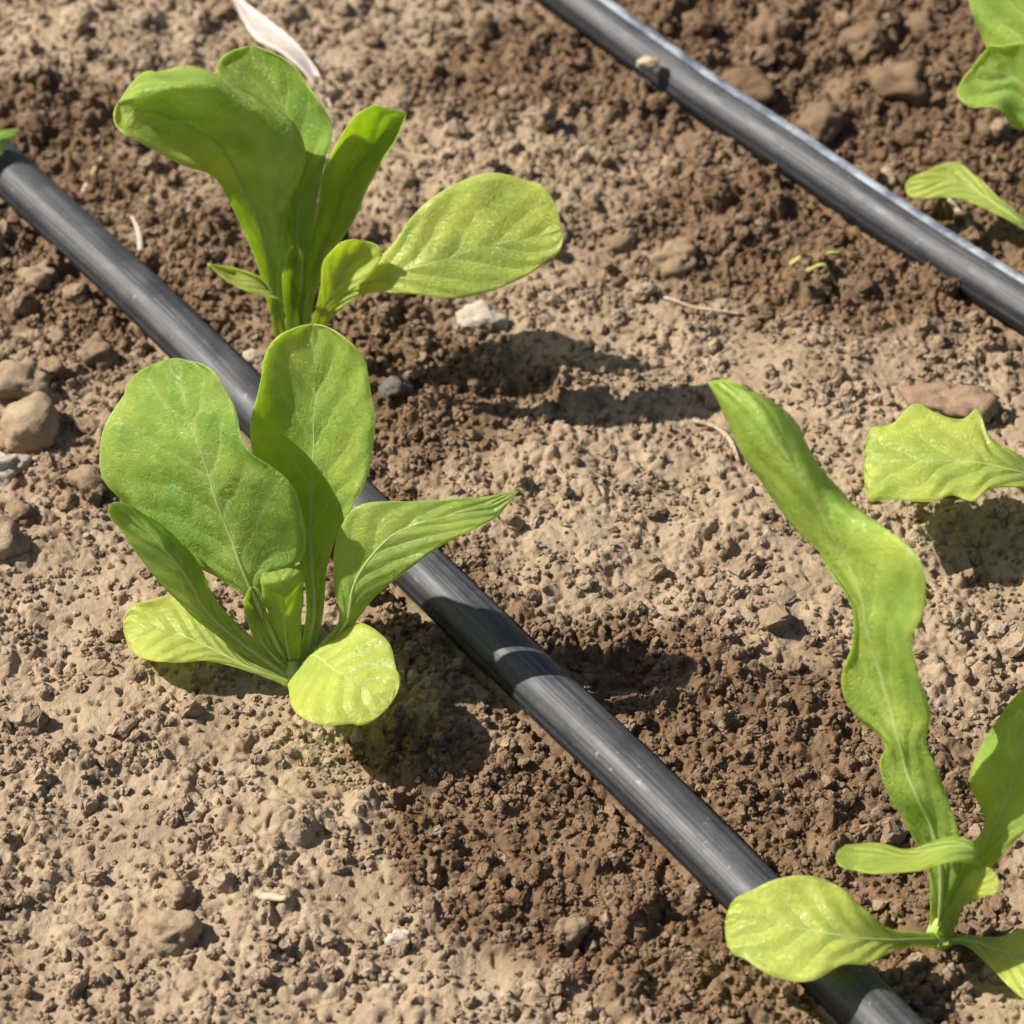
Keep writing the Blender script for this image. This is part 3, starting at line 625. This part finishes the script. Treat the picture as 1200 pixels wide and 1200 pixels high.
lump('stone', 470, 1102, (7, 6, 5), M_PALE, 'small pale pebble at the border of dry and damp soil', 'stone', 9)
lump('stone', 1040, 202, (7, 7, 7), M_STONE, 'small tan pebble behind the bright-edged pipe next to the arched leaf', 'stone', 10)
lump('soil_clod', 200, 1092, (15, 13, 13), M_CLOD_DRY, 'rounded dry clod, the larger of a pair on dusty soil', 'clod', 11)
lump('soil_clod', 212, 1052, (8, 8, 8), M_CLOD_DRY, 'small round dry clod just behind a larger dusty one', 'clod', 12)
lump('soil_clod', 668, 1095, (9, 8, 9), M_CLOD_MID, 'upright brown clod standing alone in the damp crumbly patch', 'clod', 13)
lump('soil_clod', 640, 262, (9, 8, 7), M_CLOD_DRY, 'small clod touching the tip of the spread leaf', 'clod', 14)
lump('soil_clod', 722, 290, (11, 9, 8), M_CLOD_MID, 'oval brown clod between the spread leaf tip and the single big clod', 'clod', 15)
lump('stone', 297, 420, (8, 7, 6), M_PALE, 'pale pebble between the pipe and the foot of the seedling with the bent-over leaf', 'stone', 16)
for i, (x, y, s, m_) in enumerate([(870, 120, 20, M_CLOD_DAMP), (960, 150, 18, M_CLOD_DAMP), (1010, 60, 20, M_CLOD_DAMP), (1060, 110, 22, M_CLOD_DAMP), (900, 40, 16, M_CLOD_DAMP), (1080, 30, 15, M_CLOD_DAMP), (985, 110, 13, M_CLOD_DAMP), (820, 30, 14, M_CLOD_DAMP)]):
    lump('soil_clod', x, y, (s, s * .85, s * .7), m_, 'dark damp clod on the far side of the bright-edged pipe', 'clod', 30 + i, 'damp clods behind the far pipe', rz=i)
for i, (x, y, s) in enumerate([(48, 330, 12), (22, 352, 9), (112, 418, 12), (72, 400, 9), (150, 452, 9), (62, 432, 8), (112, 566, 13), (82, 590, 9), (28, 602, 10), (100, 505, 9), (92, 345, 8)]):
    lump('soil_clod', x, y, (s, s * .85, s * .8), M_CLOD_MID, 'lumpy brown clod on the ground between the dusty pipe and the rounded tan stone', 'clod', 50 + i, 'brown clods beside the dusty pipe', rz=i, rough=0.5)
top = PIPE_Z + PIPE_R
lump('soil_clod', 758, 78, (7, 5, 4), M_STRAW, 'pale crumb of dry soil sitting on the bright-edged pipe', 'crumb', 40, z=top - 0.001)

def strand(name, pts, r, mat, label, cat, group=None, lift=1.1, flat=0.6):
    P = catmull([(*at_z(x, y, 0.0)[:2], 0) for x, y in pts], 14)
    for p in P: p[2] = height1(p[0], p[1]) 
    z = np.convolve(np.r_[P[0, 2], P[0, 2], P[:, 2], P[-1, 2], P[-1, 2]], np.ones(5) / 5, 'valid'); P[:, 2] = np.maximum(z, P[:, 2] - 0.0008) + lift / 1000
    for p, (gx_, gy_) in zip(P, P[:, :2].copy()): pass
    R = [r / 1000 * (0.75 + 0.35 * math.sin(math.pi * min(1, 0.15 + i / 14))) for i in range(len(P))]
    V, F = tube(P, R, 7, flat)
    o0 = np.array(P[0]); o = mesh_obj(name, np.array(V) - o0, F, mat); o.location = o0
    return tag(o, label, cat, group)
strand('straw', [(303, 1058), (318, 1066), (337, 1074)], 1.4, M_STRAW, 'short thick piece of pale straw on dry dusty soil', 'straw')
strand('root', [(812, 497), (838, 503), (856, 520), (866, 540)], 0.9, M_STRAW, 'pale forked root lying by the tip of the twisted upright leaf', 'root')
strand('twig', [(778, 352), (815, 362), (870, 369)], 0.7, M_STRAW, 'thin dry twig on soil below the single big clod', 'twig')
strand('straw', [(95, 215), (108, 200), (120, 183)], 0.9, M_STRAW, 'tan straw lying beside the pipe under the bent-over leaf', 'straw')
strand('straw', [(165, 300), (163, 275), (155, 257)], 1.0, M_PALE, 'whitish curved straw between the pipe and the seedling with the bent-over leaf', 'straw')
strand('straw', [(1098, 236), (1115, 252), (1138, 276)], 1.4, M_PALE, 'pinkish white stalk lying under the arched lime leaf', 'straw')
strand('leaf_shred', [(925, 318), (955, 312), (985, 308)], 0.9, M_YSTRAW, 'yellow-green shred on soil, the one closer to the bright-edged pipe', 'leaf shred')
strand('leaf_shred', [(935, 336), (960, 332), (982, 338)], 0.8, M_YSTRAW, 'yellow-green shred on soil, the one farther from the bright-edged pipe', 'leaf shred')
strand('twig', [(885, 735), (905, 722), (932, 706)], 0.7, M_GREY, 'dark thin twig on pale soil beside the twisted upright leaf', 'twig')
strand('straw', [(740, 262), (760, 250), (775, 240)], 0.6, M_STRAW, 'fine pale straw on soil beyond the tip of the spread leaf', 'straw')

# dry whitish leaf standing behind the rear seedling
N = NT('dry_leaf'); pos = N.n('ShaderNodeNewGeometry').outputs['Position']
c = N.mix(N.rng(N.noise(pos, 120, 4, 0.6), 0.35, 0.65), (0.62, 0.50, 0.42), (0.74, 0.66, 0.58))
M_DRYLEAF = N.finish(N.bsdf(Base_Color=c, Roughness=0.7, Specular_IOR_Level=0.2))
bp = at_z(385, 118)
e = bpy.data.objects.new('dry_leaf', None); col.objects.link(e); e.location = bp; e.empty_display_size = 0.01
tag(e, 'dry whitish curled leaf lying on soil behind the seedling with the bent-over leaf', 'dead leaf')
o = make_leaf(e, bp, [[(384, 122, 2)], b3((6, 4, 4), (362, 92), (371, 92), (380, 106)), b3((10, 6, 5), (336, 66), (352, 62), (370, 80)), b3((11, 7, 7), (300, 44), (318, 36), (340, 44)), b3((9, 6, 7), (284, 22), (294, 16), (310, 20)), [(272, -8, 6)]],
              mode='z', amp=0.4, rib=0.0, ruffle=0.4, rnd=False, nu=30, nv=11)
o.name = 'blade'; o.data.materials.clear(); o.data.materials.append(M_DRYLEAF)
V, F = tube([(0, 0, -0.001), (-0.0005, 0.001, 0.002), (-0.001, 0.004, 0.004)], [0.0008, 0.0008, 0.0005], 7)
mesh_obj('stalk', V, F, M_DRYLEAF, e)
